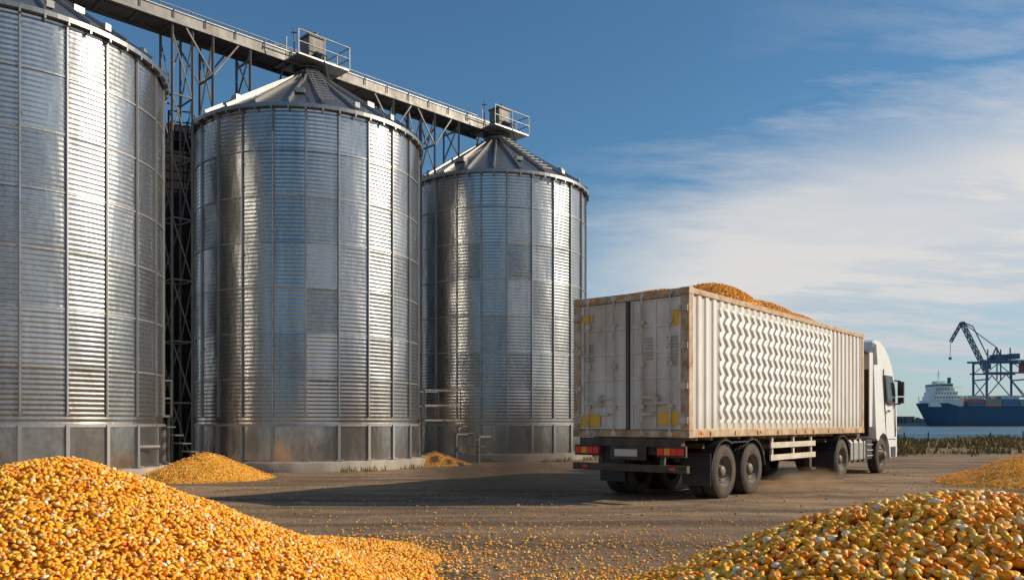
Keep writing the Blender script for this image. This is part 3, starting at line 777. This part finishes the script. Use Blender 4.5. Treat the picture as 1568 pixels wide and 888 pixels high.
for v in (.15,WC-.55): b.bx((13.435,v,.66),(13.46,v+.4,.84),2)
b.bx((10.99,.2,1.05),(11.015,WC-.2,2.9),1); b.bx((10.70,.09,1.3),(11.015,.115,3.35),3); b.bx((10.70,WC-.115,1.3),(11.015,WC-.09,3.35),3)
b.bx((10.72,.2,3.36),(11.1,WC-.2,3.40),1)
for sv,sg in ((-.08,1),(WC+.08,-1)):
    b.box((13.22,sv,2.42),(.10,.17,.42),0,1); b.box((13.22,sv,2.08),(.10,.16,.18),0,1); b.beam((13.2,sv,2.64),(13.1,sv+sg*.25,2.68),.04,mi=1); b.beam((13.2,sv,1.98),(13.15,sv+sg*.18,1.96),.04,mi=1)
b.bx((12.95,.25,2.9),(13.2,WC-.25,2.95),1)
b.box((12.75,.07,.55),(.4,.03,.03),0,2); b.box((13.3,.02,1.25),(.08,.03,.06),0,2)
b.build('cab_fittings',[M_glass,M_plast,M_amb,M_cab],truck,.004)

# ------------------------------------------------------------------ dust behind the truck
def mat_dust(dn,ns=1.9):
    m=bpy.data.materials.new('dust'); m.use_nodes=True; nt=m.node_tree
    nt.nodes.remove(nt.nodes['Principled BSDF']); o=nt.nodes['Material Output']
    tc=objc(nt); ln=N(nt,'ShaderNodeVectorMath',operation='LENGTH'); nt.links.new(tc,ln.inputs[0])
    fall=ramp(nt,ln.outputs['Value'],[(.0,1),(.5,.5),(.97,0)])
    n=noise(nt,tc,ns,3,.6); d=math_(nt,'MULTIPLY',math_(nt,'MULTIPLY',fall,ramp(nt,n,[(.38,.02),(.60,1)])),dn)
    # scattering (warm) + complementary absorption (blue) so that transmitted light is neutral-to-warm
    v=N(nt,'ShaderNodeVolumeScatter'); v.inputs['Color'].default_value=(.80,.58,.40,1); v.inputs['Anisotropy'].default_value=.1
    ab=N(nt,'ShaderNodeVolumeAbsorption'); ab.inputs['Color'].default_value=(.85,.55,.30,1)
    nt.links.new(d,v.inputs['Density']); nt.links.new(d,ab.inputs['Density'])
    ad=N(nt,'ShaderNodeAddShader'); nt.links.new(v.outputs[0],ad.inputs[0]); nt.links.new(ab.outputs[0],ad.inputs[1])
    nt.links.new(ad.outputs[0],o.inputs['Volume'])
    return m
def dust(loc,sc,dn,rz=0,ns=1.9):
    bm=bmesh.new(); bmesh.ops.create_icosphere(bm,subdivisions=3,radius=1); me=bpy.data.meshes.new('dust_cloud'); bm.to_mesh(me); bm.free()
    me.materials.append(mat_dust(dn,ns)); o=bpy.data.objects.new('dust_cloud',me); o.location=loc; o.scale=sc; o.rotation_euler=(0,0,rz); link(o)
dust((-.3,17.0,.5),(2.5,1.5,1.7),1.5)
dust((6.2,17.4,.1),(2.6,.55,.40),2.0,TR)

# ------------------------------------------------------------------ fence at the shore
b=MB()
for i in range(26):
    x=14+i*1.9+random.uniform(-.2,.2); y=53+math.sin(i)*.3; h=random.uniform(.6,.9)
    b.cyl((x,y,0),(x+random.uniform(-.05,.05),y,h),.045,seg=6)
for z in (.4,.65): b.beam((14,53,z),(62,53,z),.018)
b.build('wire_fence',[M_dark])

# ------------------------------------------------------------------ ship
M_hull=surf('ship_hull_blue',(.025,.10,.20),.5,0,(.05,.07,.09),.5,.08,True)
M_boot=surf('ship_boot_red',(.25,.06,.04),.6,0,(.1,.05,.04),.5,.1)
M_shipw=surf('ship_white',(.88,.88,.86),.5,0,(.6,.5,.4),.4,.15,True)
M_win=flat('ship_window',(.03,.04,.05),.2)
ship=empty('container_ship',(296.5,600,-.8))
zs=[-1,1.2,5,10,14.2,16.8]; xsn=[0,1.5,4,8,13,19,26,60,110,145]
vs=[];n_=len(zs)
for s_ in (-1,1):
    for x in xsn:
        f=min(1,max(0,x/26))
        for z in zs:
            xx=x+9*(1-z/17.0)*(1-f); fl=f**.55*(.75+.25*z/17) if x>0 else 0
            zt=14.3 if (z>14.3 and x>22) else z
            vs.append((xx,11.5*fl*s_,zt))
b=MB(); m_=len(xsn); fs=[];fm=[]
for s_ in (0,1):
    for i in range(m_-1):
        for j in range(n_-1):
            a_=s_*m_*n_+i*n_+j; f=(a_,a_+n_,a_+n_+1,a_+1); fs.append(f if s_==0 else f[::-1]); fm.append(1 if j==0 else 0)
for i in range(m_-1):
    a_=i*n_+n_-2; c_=m_*n_+a_; fs.append((a_,a_+n_,c_+n_,c_)); fm.append(2)
fs.append(tuple([(m_-1)*n_+j for j in range(n_)]+[m_*n_+(m_-1)*n_+j for j in range(n_)][::-1])); fm.append(0)
b.add(vs,fs,False,0); b.M=fm; b.build('hull',[M_hull,M_boot,M_galvd],ship)
b=MB()
b.bx((7,-8,14.2),(31,8,19),0); b.bx((9,-8,19),(29,8,22),0); b.bx((10,-7.5,22),(27,7.5,25),0); b.bx((11,-7,25),(25,7,28),0); b.bx((12.5,-10.5,28),(22,10.5,31),0); b.bx((14,-4,31),(20,4,33),0)
for (x0,x1,z) in ((9,29,20.3),(10,27,23.3),(11,25,26.2)):
    x=x0+1
    while x<x1-1: b.bx((x,-8.06 if z<22 else (-7.56 if z<25 else -7.06),z),(x+.9,-8.0 if z<22 else (-7.5 if z<25 else -7.0),z+1.0),1); x+=2.1
b.bx((12.7,-10.56,29.2),(21.8,-10.5,30.4),1); b.bx((12.44,-10,29.2),(12.5,10,30.4),1)
b.cyl((17,0,33),(17,0,41),.35,seg=6); b.beam((17,-3,37.5),(17,3,37.5),.3); b.beam((15.5,0,39),(18.5,0,39),.3)
b.cyl((22.8,-3,28),(23.3,-3,35.5),1.3,seg=12,mi=2); b.cyl((26,4,25),(26,4,33),.25,seg=6); b.cyl((9,-5,19),(9,-5,25),.2,seg=6)
for z in (19,22,25,28): b.beam((8,-8.6,z+.9),(30,-8.6,z+.9),.1); b.bx((8.5,-8.8,z-.02),(29.5,-8.07,z+.15),0)
b.cyl((2.5,0,16),(2.5,0,22),.25,seg=6)
b.build('superstructure',[M_shipw,M_win,M_hull],ship)
cols=[(.50,.14,.09),(.60,.26,.20),(.10,.2,.36),(.55,.30,.2),(.62,.6,.57),(.22,.34,.28),(.62,.36,.32)]
cm=[surf('cargo_box_%d'%i,c,.6,0,None,.4,.2) for i,c in enumerate(cols)]
b=MB()
for i in range(9):
    hh=random.choice([2,3,2,1,3])
    for j in range(hh):
        for k in range(-4,4):
            x=33+i*12.6; b.bx((x,k*2.5+.1,14.4+j*2.65),(x+12.1,k*2.5+2.45,14.4+j*2.65+2.55),random.randrange(len(cm)))
b.build('deck_cargo',cm,ship)

# ------------------------------------------------------------------ crane and quay
M_cr=surf('crane_blue',(.05,.13,.23),.5,.1,(.10,.12,.14),.5,.2)
M_crr=surf('crane_red',(.45,.10,.06),.6,0,(.2,.08,.05),.5,.2)
def lattice(b,p,q,w,n,t=.5):
    p=Vector(p);q=Vector(q);d=(q-p).normalized(); up=Vector((0,1,0)); s_=d.cross(up).normalized()
    cs=[(s_*i+up*j)*w/2 for i,j in ((-1,-1),(1,-1),(1,1),(-1,1))]
    for c in cs: b.beam(p+c,q+c,t)
    for k in range(n):
        a=p+(q-p)*k/n; e_=p+(q-p)*(k+1)/n
        for i in range(4): b.beam(a+cs[i],e_+cs[(i+1)%4],t*.6)
e=empty('harbour_crane',(371,650,1.5)); e.scale=(1.04,1.04,1.04); b=MB()
for x in (1.5,31):
    for y in (-9,9):
        b.beam((x,y,0),(x,y,46),1.2); b.box((x,y,1.2),(5,2.2,2.4))
    b.beam((x,-9,33),(x,9,33),1.0); b.beam((x,-9,46),(x,9,46),1.1); b.beam((x,-9,18),(x,9,33),.6)
for x in (11,21):
    for y in (-6,6): b.beam((x,y,33),(x,y,57),.7)
for y in (-9,9):
    b.beam((-3,y,47),(36,y,47),1.4); b.beam((-1,y,38),(34,y,38),1.1); b.beam((1.5,y,20),(31,y,20),1.0)
    b.beam((1.5,y,20),(16,y,37),.6); b.beam((31,y,20),(16,y,37),.6); b.beam((1.5,y,38),(11,y,46),.5); b.beam((31,y,38),(21,y,46),.5)
b.box((16,0,50),(10,8,4.5)); b.box((27,0,51),(6,7,4)); b.box((4,-5,43),(4,4,4)); b.box((33,-4,42),(5,6,7),0,1)
lattice(b,(6,0,40),(-12.4,0,77),2.4,9,.6)
lattice(b,(-12.4,0,77),(-21,0,62),1.6,4,.45)
b.beam((-12.4,0,77.5),(14,0,58),.5); b.beam((-12.4,0,77.5),(-4,0,74),.7); b.beam((-4,0,74),(9,0,48),.6)
b.beam((14,0,58),(9,0,46),.8); b.beam((14,0,58),(20,0,46),.8)
b.beam((-21,0,62),(-21.3,0,50),.25); b.box((-21.3,0,49.5),(1.5,1.5,2))
b.build('crane_structure',[M_cr,M_crr],e)
b=MB(); b.bx((290,630,-3),(900,700,1.5)); b.build('quay',[M_conc])
b=MB()
b.bx((560,1500,-2),(1200,1560,9)); b.bx((690,1490,-2),(735,1520,14)); 
for i in range(14): b.box((700+i*6.5+random.uniform(-2,2),1490,3),(5,6,random.uniform(8,20)))
b.build('distant_shoreline',[surf('distant_land',(.13,.14,.15),.9,0,(.2,.2,.2),.5,.01)])
